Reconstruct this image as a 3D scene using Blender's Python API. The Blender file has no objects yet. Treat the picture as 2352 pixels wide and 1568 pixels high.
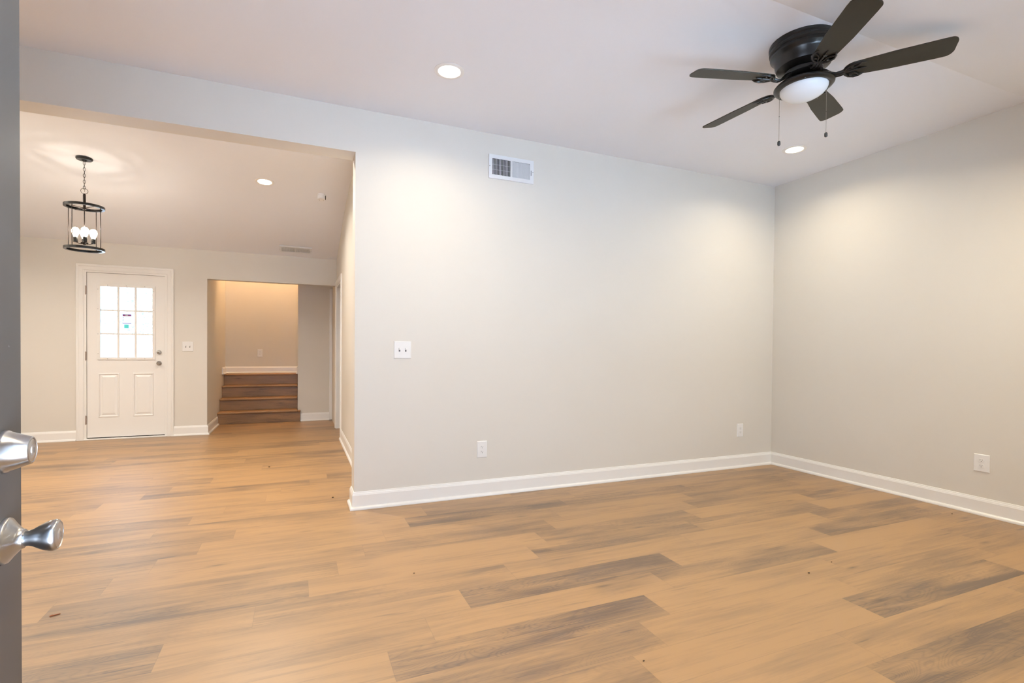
import bpy, bmesh, math, random
from mathutils import Vector, Matrix

# ------------------------------------------------------------------ camera
scene = bpy.context.scene
COL = scene.collection
CAM_H = 1.15282
F = Vector((0.390265, 0.920611, -0.012969))
yaw, pitch, roll = 0.4009425873866016, -0.012969530489817197, 0.008631801993704754
F = Vector((math.sin(yaw) * math.cos(pitch), math.cos(yaw) * math.cos(pitch), math.sin(pitch)))
R0 = Vector((math.cos(yaw), -math.sin(yaw), 0))
U0 = R0.cross(F)
RT = R0 * math.cos(roll) + U0 * math.sin(roll)
UP = -R0 * math.sin(roll) + U0 * math.cos(roll)
cam = bpy.data.cameras.new('camera')
cam.sensor_width = 36
cam.lens = 1160.5257 * 36 / 2352
cam.shift_y = 35.6123 / 2352
cam.clip_start = 0.02
cam_o = bpy.data.objects.new('camera', cam)
COL.objects.link(cam_o)
cam_o.matrix_world = Matrix(((RT.x, UP.x, -F.x, 0), (RT.y, UP.y, -F.y, 0), (RT.z, UP.z, -F.z, CAM_H), (0, 0, 0, 1)))
scene.camera = cam_o

# ------------------------------------------------------------------ sky and light levels
W = bpy.data.worlds.new('world')
scene.world = W
W.use_nodes = True
bgn = W.node_tree.nodes['Background']
bgn.inputs[0].default_value = (0.52, 0.71, 1.0, 1)
bgn.inputs[1].default_value = 7.6
scene.view_settings.view_transform = 'Standard'
scene.view_settings.look = 'None'
scene.view_settings.exposure = 0.03
scene.view_settings.gamma = 1.0
scene.view_settings.use_curve_mapping = False
WARM = (1.0, 0.87, 0.62)
WHITE = (1.0, 0.94, 0.84)
CAN_W, CAN2_W, FAR_W, FAR2_W, PEND_W, STAIR_W, SUN_W = 8.6, 21.0, 18.0, 33.0, 2.0, 62.0, 116.0
sun = bpy.data.lights.new('sun', 'SUN'); sun.energy = SUN_W; sun.angle = math.radians(1); sun.color = (.80, .88, 1.0)
sun_o = bpy.data.objects.new('sun', sun); COL.objects.link(sun_o); sun_o.rotation_euler = (0, math.radians(38), 0)   # high, from the right-hand side of the house

def portal(name, loc, rot, sx, sy):
    l = bpy.data.lights.new(name, 'AREA')
    l.shape = 'RECTANGLE'; l.size = sx; l.size_y = sy
    l.cycles.is_portal = True
    o = bpy.data.objects.new(name, l); COL.objects.link(o)
    o.location = loc; o.rotation_euler = rot
# sky portals: open front door, front window, far door glass
portal('portal_entry', (0.10, -0.02, 1.02), (math.radians(90), 0, 0), 0.92, 2.0)
portal('portal_front_window', (2.65, -0.02, 1.45), (math.radians(90), 0, 0), 1.7, 1.3)
portal('portal_far_door', (-1.986, 7.86, 1.46), (math.radians(-90), 0, 0), 0.56, 0.92)

# ------------------------------------------------------------------ dimensions
YB, TB = 3.768, 0.1775        # wall between the two rooms
XR, XL, X2 = 4.528, 0.3744, 0.5156
XW = -3.4                      # left outer wall
ZN, ZF = 2.865, 2.935          # flat ceiling heights
YF, ZFE = 7.768, 2.44          # far wall and its low ceiling
YCR, YCF = 1.794, 6.096        # ceiling creases
SL = 0.296
HW = 0.65                      # the far slope eases into the flat over this half width
def zfar(y):
    if y < YCF - HW: return ZF
    if y > YCF + HW: return ZFE + SL * (YF - y)
    t = (y - YCF + HW) / (2 * HW); return ZF - SL * HW * t * t
ZHD = 2.556                    # underside of the header
ZFR = ZN - SL * YCR            # ceiling height at the front wall line y=0
OX, OZ = -1.1106, 2.067        # far opening
PW, P0, PL = 0.18853, 1.378, 1.193   # plank width, first seam, plank length

# ------------------------------------------------------------------ materials
def mat(name, col, rough=0.5, metal=0.0, spec=0.5, emit=None, es=0.0):
    m = bpy.data.materials.new(name); m.use_nodes = True
    b = m.node_tree.nodes['Principled BSDF']
    b.inputs['Base Color'].default_value = (*col, 1)
    b.inputs['Roughness'].default_value = rough
    b.inputs['Metallic'].default_value = metal
    b.inputs['Specular IOR Level'].default_value = spec
    if emit:
        b.inputs['Emission Color'].default_value = (*emit, 1)
        b.inputs['Emission Strength'].default_value = es
    return m

def paint(name, col, rough, bump=0.08, scale=220, var=0.015):
    m = mat(name, col, rough, spec=0.35)
    nt = m.node_tree; b = nt.nodes['Principled BSDF']
    tc = nt.nodes.new('ShaderNodeTexCoord')
    n = nt.nodes.new('ShaderNodeTexNoise'); n.inputs['Scale'].default_value = scale; n.inputs['Detail'].default_value = 3
    nt.links.new(tc.outputs['Object'], n.inputs['Vector'])
    bp = nt.nodes.new('ShaderNodeBump'); bp.inputs['Strength'].default_value = bump; bp.inputs['Distance'].default_value = 0.001
    nt.links.new(n.outputs['Fac'], bp.inputs['Height']); nt.links.new(bp.outputs['Normal'], b.inputs['Normal'])
    n2 = nt.nodes.new('ShaderNodeTexNoise'); n2.inputs['Scale'].default_value = 1.3
    nt.links.new(tc.outputs['Object'], n2.inputs['Vector'])
    mx = nt.nodes.new('ShaderNodeMix'); mx.data_type = 'RGBA'
    mx.inputs['A'].default_value = (*[c * (1 - var) for c in col], 1); mx.inputs['B'].default_value = (*[min(1, c * (1 + var)) for c in col], 1)
    nt.links.new(n2.outputs['Fac'], mx.inputs['Factor']); nt.links.new(mx.outputs['Result'], b.inputs['Base Color'])
    return m

M_WALL = paint('wall_paint', (0.725, 0.685, 0.62), 0.55)
M_CEIL = paint('ceiling_paint', (0.86, 0.865, 0.90), 0.8, bump=0.15, scale=120)
M_TRIM = mat('trim_paint', (0.86, 0.84, 0.81), 0.28)
M_DOORW = mat('white_door_paint', (0.86, 0.84, 0.81), 0.35)
M_PLAST = mat('white_plastic', (0.84, 0.83, 0.82), 0.3)
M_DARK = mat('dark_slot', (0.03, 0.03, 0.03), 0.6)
M_GREYSLOT = mat('grey_slot', (0.10, 0.10, 0.105), 0.6)
M_BLACK = mat('black_metal', (0.004, 0.004, 0.004), 0.33, metal=0.0, spec=0.4)
M_BRONZE = mat('dark_bronze', (0.022, 0.014, 0.011), 0.38, metal=0.5)
M_FROST = mat('frosted_glass', (0.80, 0.82, 0.84), 0.25, emit=(0.75, 0.85, 1), es=0.0)
M_VENT = mat('vent_white', (0.82, 0.83, 0.84), 0.35)
M_BRASSKEY = mat('steel_key_face', (0.50, 0.46, 0.42), 0.3, metal=0.9)
M_LENS = mat('lamp_lens', (1, 1, 1), 0.4, emit=(1.0, 0.93, 0.80), es=9.0)
M_BULB = mat('bulb_glow', (1, 1, 1), 0.4, emit=(1.0, 0.87, 0.66), es=26.0)
M_HINGE = mat('hinge_metal', (0.42, 0.34, 0.30), 0.4, metal=0.8)
M_WEATHER = mat('weather_strip', (0.03, 0.028, 0.026), 0.7)
M_LEAF = mat('dry_leaf', (0.30, 0.09, 0.03), 0.7)
M_CRUMB = mat('dark_crumb', (0.05, 0.025, 0.012), 0.8)

def satin(name):
    m = mat(name, (0.46, 0.45, 0.44), 0.28, metal=1.0)
    b = m.node_tree.nodes['Principled BSDF']; b.inputs['Anisotropic'].default_value = 0.6
    return m
M_NICKEL = satin('satin_nickel')

def dark_door():
    m = mat('charcoal_door_paint', (0.046, 0.043, 0.041), 0.36, spec=0.45)
    nt = m.node_tree; b = nt.nodes['Principled BSDF']
    tc = nt.nodes.new('ShaderNodeTexCoord')
    v = nt.nodes.new('ShaderNodeTexNoise'); v.inputs['Scale'].default_value = 55; v.inputs['Detail'].default_value = 1
    nt.links.new(tc.outputs['Object'], v.inputs['Vector'])
    r = nt.nodes.new('ShaderNodeValToRGB'); r.color_ramp.elements[0].position = 0.765; r.color_ramp.elements[1].position = 0.80
    r.color_ramp.elements[0].color = (0.046, 0.043, 0.041, 1); r.color_ramp.elements[1].color = (0.35, 0.38, 0.42, 1)
    nt.links.new(v.outputs['Fac'], r.inputs['Fac']); nt.links.new(r.outputs['Color'], b.inputs['Base Color'])
    return m
M_DDOOR = dark_door()

def glass_mat():
    m = bpy.data.materials.new('clear_glass'); m.use_nodes = True
    nt = m.node_tree; nt.nodes.clear()
    o = nt.nodes.new('ShaderNodeOutputMaterial'); mx = nt.nodes.new('ShaderNodeMixShader')
    t = nt.nodes.new('ShaderNodeBsdfTransparent'); g = nt.nodes.new('ShaderNodeBsdfGlossy')
    g.inputs['Roughness'].default_value = 0.02; t.inputs['Color'].default_value = (0.80, 0.84, 0.84, 1)
    fr = nt.nodes.new('ShaderNodeFresnel'); fr.inputs['IOR'].default_value = 1.45
    nt.links.new(fr.outputs[0], mx.inputs[0]); nt.links.new(t.outputs[0], mx.inputs[1]); nt.links.new(g.outputs[0], mx.inputs[2])
    nt.links.new(mx.outputs[0], o.inputs[0])
    return m
M_GLASS = glass_mat()

def N(nt, t, **kw):
    n = nt.nodes.new(t)
    for k, v in kw.items(): setattr(n, k, v)
    return n
def math_n(nt, op, a, b=None, clamp=False):
    n = N(nt, 'ShaderNodeMath', operation=op, use_clamp=clamp)
    for i, x in enumerate((a, b)):
        if x is None: continue
        if isinstance(x, (int, float)): n.inputs[i].default_value = x
        else: nt.links.new(x, n.inputs[i])
    return n.outputs[0]

def wood_mat(name, light, dark, attr=True, tone=0.4, rough=0.42, seam=True):
    """vinyl plank: UV in metres along/across each plank, tone and pid per face"""
    m = bpy.data.materials.new(name); m.use_nodes = True
    nt = m.node_tree; b = nt.nodes['Principled BSDF']
    uv = N(nt, 'ShaderNodeUVMap')
    sep = N(nt, 'ShaderNodeSeparateXYZ'); nt.links.new(uv.outputs[0], sep.inputs[0])
    at_ = N(nt, 'ShaderNodeAttribute', attribute_name='tone'); ap = N(nt, 'ShaderNodeAttribute', attribute_name='pid')
    pid = ap.outputs['Fac']; tn = at_.outputs['Fac']
    def vec(su, sv, sp):
        c = N(nt, 'ShaderNodeCombineXYZ')
        nt.links.new(math_n(nt, 'MULTIPLY', sep.outputs[0], su), c.inputs[0])
        nt.links.new(math_n(nt, 'MULTIPLY', sep.outputs[1], sv), c.inputs[1])
        nt.links.new(math_n(nt, 'MULTIPLY', pid, sp), c.inputs[2])
        return c.outputs[0]
    def noise(v, scale=1, det=4, rough_=0.55, dist=0.0):
        n = N(nt, 'ShaderNodeTexNoise'); nt.links.new(v, n.inputs['Vector'])
        n.inputs['Scale'].default_value = scale; n.inputs['Detail'].default_value = det
        n.inputs['Roughness'].default_value = rough_; n.inputs['Distortion'].default_value = dist
        return n.outputs['Fac']
    broad = noise(vec(1.6, 9, 41), 1, 3, 0.5, 0.6)        # smoky bands along the board
    streak = noise(vec(2.2, 60, 17), 1, 5, 0.65)          # fine streaks
    fine = noise(vec(9, 420, 5), 1, 3, 0.7)
    # cathedral grain: contour lines of a stretched noise field
    fld = noise(vec(1.5, 6.5, 23), 1, 2.2, 0.45, 0.35)
    ring = math_n(nt, 'FRACT', math_n(nt, 'MULTIPLY', fld, 42))
    ring = math_n(nt, 'ABSOLUTE', math_n(nt, 'SUBTRACT', ring, 0.5))
    ring = math_n(nt, 'POWER', math_n(nt, 'MULTIPLY', ring, 2), 2.5)
    # knots
    vo = N(nt, 'ShaderNodeTexVoronoi', feature='F1'); nt.links.new(vec(2.3, 8.5, 29), vo.inputs['Vector']); vo.inputs['Scale'].default_value = 1
    kd = math_n(nt, 'SUBTRACT', 1, math_n(nt, 'MULTIPLY', vo.outputs['Distance'], 4.6), True)
    kd = math_n(nt, 'POWER', kd, 2.2)
    sc = N(nt, 'ShaderNodeSeparateColor'); nt.links.new(vo.outputs['Color'], sc.inputs[0])
    kd = math_n(nt, 'MULTIPLY', kd, math_n(nt, 'LESS_THAN', sc.outputs[0], 0.6))
    # cracks: thin dark lens-shaped streaks
    crk = noise(vec(3.2, 48, 71), 1, 2, 0.5, 0.4)
    crk = math_n(nt, 'MULTIPLY', math_n(nt, 'SUBTRACT', crk, 0.635, True), 6.0)
    f = math_n(nt, 'MULTIPLY', math_n(nt, 'SUBTRACT', broad, 0.5), 2.6)
    f = math_n(nt, 'ADD', f, math_n(nt, 'MULTIPLY', math_n(nt, 'SUBTRACT', streak, 0.5), 1.7))
    f = math_n(nt, 'ADD', f, math_n(nt, 'MULTIPLY', math_n(nt, 'SUBTRACT', fine, 0.5), 0.8))
    f = math_n(nt, 'MULTIPLY', f, math_n(nt, 'ADD', 0.55, math_n(nt, 'MULTIPLY', tn, 0.7)))
    g = math_n(nt, 'MULTIPLY', math_n(nt, 'MULTIPLY', math_n(nt, 'SUBTRACT', ring, 0.28), tn), 0.38)
    f = math_n(nt, 'ADD', math_n(nt, 'ADD', f, g), tn)
    f = math_n(nt, 'ADD', f, math_n(nt, 'MULTIPLY', crk, 0.8))
    mx = N(nt, 'ShaderNodeMix', data_type='RGBA'); nt.links.new(math_n(nt, 'MULTIPLY', f, 0.74), mx.inputs['Factor'])
    mx.inputs['A'].default_value = (*light, 1); mx.inputs['B'].default_value = (*dark, 1)
    mk = N(nt, 'ShaderNodeMix', data_type='RGBA')
    nt.links.new(math_n(nt, 'MULTIPLY', kd, 0.85), mk.inputs['Factor'])
    nt.links.new(mx.outputs['Result'], mk.inputs['A']); mk.inputs['B'].default_value = (*[c * 0.35 for c in dark], 1)
    out = mk.outputs['Result']
    if seam:
        du = math_n(nt, 'MINIMUM', sep.outputs[0], math_n(nt, 'SUBTRACT', PL, sep.outputs[0]))
        dv = math_n(nt, 'MINIMUM', sep.outputs[1], math_n(nt, 'SUBTRACT', PW, sep.outputs[1]))
        e = math_n(nt, 'LESS_THAN', math_n(nt, 'MINIMUM', du, dv), 0.0012)
        ms = N(nt, 'ShaderNodeMix', data_type='RGBA'); nt.links.new(math_n(nt, 'MULTIPLY', e, 0.22), ms.inputs['Factor'])
        nt.links.new(out, ms.inputs['A']); ms.inputs['B'].default_value = (*[c * 0.4 for c in dark], 1)
        out = ms.outputs['Result']
    nt.links.new(out, b.inputs['Base Color'])
    b.inputs['Roughness'].default_value = rough; b.inputs['Specular IOR Level'].default_value = 0.8; b.inputs['Coat Weight'].default_value = 0.45 if seam else 0.1; b.inputs['Coat Roughness'].default_value = 0.5; b.inputs['Coat IOR'].default_value = 1.6
    bp = N(nt, 'ShaderNodeBump'); bp.inputs['Strength'].default_value = 0.12; bp.inputs['Distance'].default_value = 0.0006
    nt.links.new(streak, bp.inputs['Height']); nt.links.new(bp.outputs['Normal'], b.inputs['Normal'])
    return m
M_FLOOR = wood_mat('oak_vinyl_planks', (0.405, 0.222, 0.080), (0.125, 0.070, 0.034))
M_STEP = wood_mat('oak_stair_boards', (0.36, 0.180, 0.056), (0.13, 0.062, 0.018), seam=False, rough=0.45)  # same wood as the floor, with the hall's dimness put into the colour

def blade_mat():
    m = mat('blade_finish', (0.042, 0.036, 0.024), 0.5)
    nt = m.node_tree; b = nt.nodes['Principled BSDF']
    tc = N(nt, 'ShaderNodeTexCoord'); mp = N(nt, 'ShaderNodeMapping'); mp.inputs['Scale'].default_value = (4, 90, 4)
    n = N(nt, 'ShaderNodeTexNoise'); n.inputs['Scale'].default_value = 1; n.inputs['Detail'].default_value = 4
    nt.links.new(tc.outputs['Object'], mp.inputs[0]); nt.links.new(mp.outputs[0], n.inputs['Vector'])
    mx = N(nt, 'ShaderNodeMix', data_type='RGBA'); nt.links.new(n.outputs['Fac'], mx.inputs['Factor'])
    mx.inputs['A'].default_value = (0.009, 0.007, 0.003, 1); mx.inputs['B'].default_value = (0.014, 0.011, 0.005, 1)
    nt.links.new(mx.outputs['Result'], b.inputs['Base Color'])
    return m
M_BLADE = blade_mat()

# ------------------------------------------------------------------ helpers
def tag(o, label=None, cat=None, group=None, kind=None):
    if label: o['label'] = label
    if cat: o['category'] = cat
    if group: o['group'] = group
    if kind: o['kind'] = kind
    return o
def empty(name, loc, rz=0, **kw):
    o = bpy.data.objects.new(name, None); COL.objects.link(o)
    o.empty_display_size = 0.05; o.location = loc; o.rotation_euler = (0, 0, rz)
    return tag(o, **kw)
def link(name, bm, mats, parent=None, smooth=False, bevel=0, **kw):
    me = bpy.data.meshes.new(name)
    bmesh.ops.recalc_face_normals(bm, faces=bm.faces)
    if smooth:
        for f in bm.faces: f.smooth = True
    bm.to_mesh(me); bm.free()
    for m in (mats if isinstance(mats, (list, tuple)) else [mats]): me.materials.append(m)
    o = bpy.data.objects.new(name, me); COL.objects.link(o)
    if parent: o.parent = parent
    if bevel:
        md = o.modifiers.new('bevel', 'BEVEL'); md.width = bevel; md.segments = 2; md.limit_method = 'ANGLE'
    if smooth:
        md = o.modifiers.new('split', 'EDGE_SPLIT'); md.split_angle = math.radians(38)
    return tag(o, **kw)
def NB(): return bmesh.new()
def box(bm, x0, x1, y0, y1, z0, z1, mi=0, mtx=None):
    vs = [Vector((x, y, z)) for x in (x0, x1) for y in (y0, y1) for z in (z0, z1)]
    if mtx: vs = [mtx @ v for v in vs]
    v = [bm.verts.new(p) for p in vs]
    for q in ((0, 1, 3, 2), (4, 6, 7, 5), (0, 4, 5, 1), (2, 3, 7, 6), (0, 2, 6, 4), (1, 5, 7, 3)):
        f = bm.faces.new([v[i] for i in q]); f.material_index = mi
    return v
def prism(bm, pts, d0, d1, mi=0):
    """pts: closed outline (3d vectors), extruded from offset d0 to d1 (vectors)"""
    a = [bm.verts.new(Vector(p) + d0) for p in pts]; b = [bm.verts.new(Vector(p) + d1) for p in pts]
    fs = [bm.faces.new(a), bm.faces.new(b)]
    for i in range(len(pts)):
        j = (i + 1) % len(pts); fs.append(bm.faces.new((a[i], a[j], b[j], b[i])))
    for f in fs: f.material_index = mi
def lathe(bm, prof, seg=48, mtx=None, mi=0, cap=True, sx=1.0, sy=1.0):
    """prof: (r, z) list, revolved about z"""
    mtx = mtx or Matrix.Identity(4); rings = []
    for r, z in prof:
        if r < 1e-6: rings.append([bm.verts.new(mtx @ Vector((0, 0, z)))])
        else: rings.append([bm.verts.new(mtx @ Vector((r * sx * math.cos(2 * math.pi * i / seg), r * sy * math.sin(2 * math.pi * i / seg), z))) for i in range(seg)])
    for a, b in zip(rings, rings[1:]):
        if len(a) == 1 and len(b) == 1: continue
        for i in range(seg):
            j = (i + 1) % seg
            if len(a) == 1: f = bm.faces.new((a[0], b[i], b[j]))
            elif len(b) == 1: f = bm.faces.new((a[i], b[0], a[j]))
            else: f = bm.faces.new((a[i], b[i], b[j], a[j]))
            f.material_index = mi
    if cap:
        for r in (rings[0], rings[-1]):
            if len(r) > 1:
                f = bm.faces.new(r); f.material_index = mi
def tube(bm, pts, rad, seg=8, closed=False, mi=0):
    pts = [Vector(p) for p in pts]; n = len(pts); rings = []
    rads = rad if isinstance(rad, (list, tuple)) else [rad] * n
    up = None
    for i, p in enumerate(pts):
        if closed: t = (pts[(i + 1) % n] - pts[i - 1]).normalized()
        else: t = (pts[min(i + 1, n - 1)] - pts[max(i - 1, 0)]).normalized()
        if up is None:
            up = Vector((0, 0, 1)) if abs(t.z) < 0.9 else Vector((1, 0, 0))
        s = t.cross(up).normalized(); u = s.cross(t).normalized(); up = u
        rings.append([bm.verts.new(p + (s * math.cos(2 * math.pi * k / seg) + u * math.sin(2 * math.pi * k / seg)) * rads[i]) for k in range(seg)])
    m = n if closed else n - 1
    for i in range(m):
        a, b = rings[i], rings[(i + 1) % n]
        for k in range(seg):
            f = bm.faces.new((a[k], a[(k + 1) % seg], b[(k + 1) % seg], b[k])); f.material_index = mi
    if not closed:
        bm.faces.new(rings[0]).material_index = mi; bm.faces.new(rings[-1]).material_index = mi
def grid(bm, xs, zs, holes, y0, y1, mi=0):
    for i in range(len(xs) - 1):
        for j in range(len(zs) - 1):
            if (i, j) not in holes: box(bm, xs[i], xs[i + 1], y0, y1, zs[j], zs[j + 1], mi)
def sweep(bm, path, prof, side=1, mi=0):
    """mitred sweep of prof (offset from wall, z) along a floor path; offset to the left of travel * side"""
    path = [Vector((p[0], p[1])) for p in path]; rings = []
    for i, p in enumerate(path):
        ns = []
        if i > 0:
            d = (path[i] - path[i - 1]).normalized(); ns.append(Vector((-d.y, d.x)) * side)
        if i < len(path) - 1:
            d = (path[i + 1] - path[i]).normalized(); ns.append(Vector((-d.y, d.x)) * side)
        if len(ns) == 1: n = ns[0]
        else:
            n = (ns[0] + ns[1]); n = n / max(0.2, n.length_squared) * 2
        rings.append([bm.verts.new((p.x + n.x * o, p.y + n.y * o, z)) for o, z in prof])
    k = len(prof)
    for a, b in zip(rings, rings[1:]):
        for i in range(k):
            j = (i + 1) % k; bm.faces.new((a[i], a[j], b[j], b[i])).material_index = mi
    bm.faces.new(rings[0]); bm.faces.new(rings[-1])

# ------------------------------------------------------------------ floor (planks laid along x)
OFF = {-2: 1.934, -1: 0.85, 0: 1.170, 1: 1.340, 2: .318, 3: .506, 4: .716, 5: 1.022, 6: .050, 7: .195, 8: .350, 9: .495, 10: .675,
       11: .835, 12: .375, 13: .536, 14: -.475, 15: .97, 16: -1.316, 17: .095, 18: -.947, 19: .508, 20: .02, 21: -.315, 22: -1.31}
TONE = {}
def tones(k, x0, *ts):
    for i, t in enumerate(ts): TONE[(k, round((x0 - OFF[k]) / PL) + i)] = t
tones(-2, .741, .12, .85, .3)
tones(-1, -.343, .3, .15, .25, .35, .2)
tones(0, -1.216, .3, .45, .08, .82, .1)
tones(1, -1.046, .7, .45, .15, .38, .3)
tones(2, -.875, .18, .88, .10, .22, .5)
tones(3, -.687, .32, .22, .52, .08, .3)
tones(4, -1.67, .65, .12, .85, .32, .72, .2)
tones(5, -1.36, .35, .42, .22, .14, .55)
tones(6, -1.143, .6, .08, .74, .58, .1)
tones(7, -.998, .45, .10, .55, .08, .6)
tones(8, -2.036, .5, .15, .5, .2, .5)
tones(9, -.698, .2, .4, .2, .55, .3)
tones(10, -1.711, .42, .12, .85, .66, .5)
tones(11, -1.551, .58, .15, .42, .12)
tones(12, -2.01, .2, .5, .3, .5)
tones(13, -1.85, .52, .22, .4)
tones(14, -1.668, .2, .42, .3)
tones(16, -2.509, .62, .15, .2)
tones(17, -2.291, .2, .66, .4)
tones(18, -2.14, .58, .22, .7)
tones(19, -1.878, .6, .2, .2)
tones(21, -1.508, .2, .6)
def build_floor():
    rnd = random.Random(7)
    bm = NB(); uvl = bm.loops.layers.uv.new('UVMap')
    tl = bm.faces.layers.float.new('tone'); pl = bm.faces.layers.float.new('pid')
    x0, x1 = XW - 0.1, XR + 0.1
    for k in range(-8, 47):
        ya = P0 + k * PW; yb = ya + PW
        off = OFF.get(k, rnd.uniform(0, PL))
        n0 = math.floor((x0 - off) / PL); n1 = math.ceil((x1 - off) / PL)
        for n in range(n0, n1):
            a = max(off + n * PL, x0); b = min(off + (n + 1) * PL, x1)
            if b <= a: continue
            ua = a - (off + n * PL); ub = b - (off + n * PL)
            v = [bm.verts.new(p) for p in ((a, ya, 0), (b, ya, 0), (b, yb, 0), (a, yb, 0))]
            f = bm.faces.new(v)
            for l, q in zip(f.loops, ((ua, 0), (ub, 0), (ub, PW), (ua, PW))): l[uvl].uv = q
            f[tl] = TONE.get((k, n), rnd.choice((.1, .2, .25, .35, .5, .65)))
            f[pl] = rnd.random() * 3
    # plank sub-floor thickness
    v = [bm.verts.new(p) for p in ((x0, P0 - 8 * PW, -0.05), (x1, P0 - 8 * PW, -0.05), (x1, P0 + 47 * PW, -0.05), (x0, P0 + 47 * PW, -0.05))]
    bm.faces.new(v)
    me = bpy.data.meshes.new('floor'); bm.to_mesh(me); bm.free(); me.materials.append(M_FLOOR)
    o = bpy.data.objects.new('floor', me); COL.objects.link(o); tag(o, kind='structure')
build_floor()

# ------------------------------------------------------------------ walls and ceilings
S = dict(kind='structure')
bm = NB()   # wall between the rooms, with the wide opening and its header
box(bm, XL, XR, YB, YB + TB, 0, 3.1)
box(bm, XW, XL, YB, YB + TB, ZHD, 3.1)
link('wall_back', bm, M_WALL, **S)
bm = NB(); box(bm, XR, XR + .12, -0.1, YB + TB, 0, 3.1); link('wall_right', bm, M_WALL, **S)
bm = NB(); box(bm, XW - .12, XW, -0.1, YF, 0, 3.1); link('wall_left', bm, M_WALL, **S)
# front wall (behind the camera) with door opening and window
DX0, DX1, DZ = -0.36, 0.57, 2.06
WX0, WX1, WZ0, WZ1 = 1.80, 3.50, 0.80, 2.10
bm = NB()
grid(bm, [XW, DX0, DX1, WX0, WX1, XR], [0, WZ0, DZ, WZ1, 2.7], {(1, 0), (1, 1), (3, 1), (3, 2)}, 0.0, 0.135)
link('wall_front', bm, M_WALL, **S)
bm = NB()   # ceiling: near room
for xs in ((XW, XR),):
    pts = [(0, -0.05, ZFR - SL * .05 * 1 + 0), (0, YCR, ZN), (0, YB + .02, ZN), (0, YB + .02, 3.14), (0, -0.05, 3.14)]
    prism(bm, pts, Vector((XW - .1, 0, 0)), Vector((XR + .1, 0, 0)))

arc = []
for i in range(17):
    t = i / 16; y_ = YCF - HW + 2 * HW * t
    arc.append((0, y_, ZF - SL * HW * t * t))
pts = [(0, YB + TB - .02, ZF)] + arc + [(0, YF + .02, ZFE), (0, YF + .02, 3.14), (0, YB + TB - .02, 3.14)]
prism(bm, pts, Vector((XW - .1, 0, 0)), Vector((X2 + .1, 0, 0)))
box(bm, OX - .1, X2 + .1, YF + .10, 8.71, 2.44, 3.14)
box(bm, OX - .1, .1, 8.71, 9.75, 3.70, 3.8); box(bm, OX - .1, .12, 8.66, 8.71, 2.44, 3.8)
box(bm, X2 + .1, 2.0, 6.2, 8.0, 2.44, 2.6)
o = link('ceiling', bm, M_CEIL, smooth=True, **S); o.modifiers['split'].split_angle = math.radians(7)
# far wall with back door opening and hall opening
FD0, FD1, FDT = -2.42, -1.56, 2.095
bm = NB()
grid(bm, [XW, FD0, FD1, OX], [0, FDT, 2.62], {(1, 0)}, YF, YF + .12)
box(bm, OX, X2, YF, YF + .12, OZ, 2.62)
link('wall_far', bm, M_WALL, **S)
# right wall of the far room, with doorway
DY0, DY1, DTZ = 6.87, 7.745, 2.05
bm = NB()
box(bm, X2, X2 + .115, YB + TB, DY0, 0, 3.1)
box(bm, X2, X2 + .115, DY0, DY1, DTZ, 3.1)
box(bm, X2, X2 + .115, DY1, 8.71, 0, 3.1)
link('wall_side', bm, M_WALL, **S)
bm = NB(); box(bm, OX - .12, OX, YF + .12, 9.72, 0, 3.8); link('wall_stair_left', bm, M_WALL, **S)
bm = NB(); box(bm, OX - .12, .12, 9.60, 9.72, 0, 3.8); link('wall_stair_back', bm, M_WALL, **S)
bm = NB(); box(bm, 0.0, X2 + .115, 8.71, 8.83, 0, 3.8); box(bm, 0.0, .12, 8.83, 9.60, 0, 3.8); link('wall_stair_right', bm, M_WALL, **S)
bm = NB(); box(bm, X2 + .115, 1.9, 6.2, 6.3, 0, 2.5); box(bm, X2 + .115, 1.9, 7.85, 7.95, 0, 2.5); box(bm, 1.8, 1.9, 6.3, 7.85, 0, 2.5)
link('wall_side_room', bm, M_WALL, **S)

# ------------------------------------------------------------------ baseboards
BASE = [(0, 0), (.030, 0), (.030, .008), (.027, .016), (.021, .022), (.015, .024), (.0145, .102), (.0125, .107), (.0115, .112), (.008, .117), (.006, .125), (0, .127)]
def baseboard(name, path, side):
    bm = NB(); sweep(bm, path, BASE, side); return link(name, bm, M_TRIM, bevel=0.0008, **S)
baseboard('baseboard_back', [(XR, YB), (XL, YB), (XL, YB + TB), (X2 - .001, YB + TB)], 1)
baseboard('baseboard_right', [(XR, 0.14), (XR, YB)], 1)
baseboard('baseboard_side', [(X2, YB + TB), (X2, DY0 - .075)], 1)
baseboard('baseboard_far_left', [(FD0 - .075, YF), (XW, YF)], 1)
baseboard('baseboard_far_right', [(OX, 8.675), (OX, YF), (FD1 + .075, YF)], -1 * -1)
baseboard('baseboard_stair_wall', [(X2 - .045, 8.71), (0.045, 8.71)], 1)
baseboard('baseboard_left', [(XW, YF), (XW, 0.14)], 1)
baseboard('baseboard_front', [(DX1 + .09, 0.135), (XR, 0.135)], 1)
bm = NB()
B2 = [(o, z * .86 + .733) for o, z in BASE]
sweep(bm, [(0, 9.19), (0, 9.60), (OX, 9.60), (OX, 9.19)], B2, 1)
link('baseboard_landing', bm, M_TRIM, **S)

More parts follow.
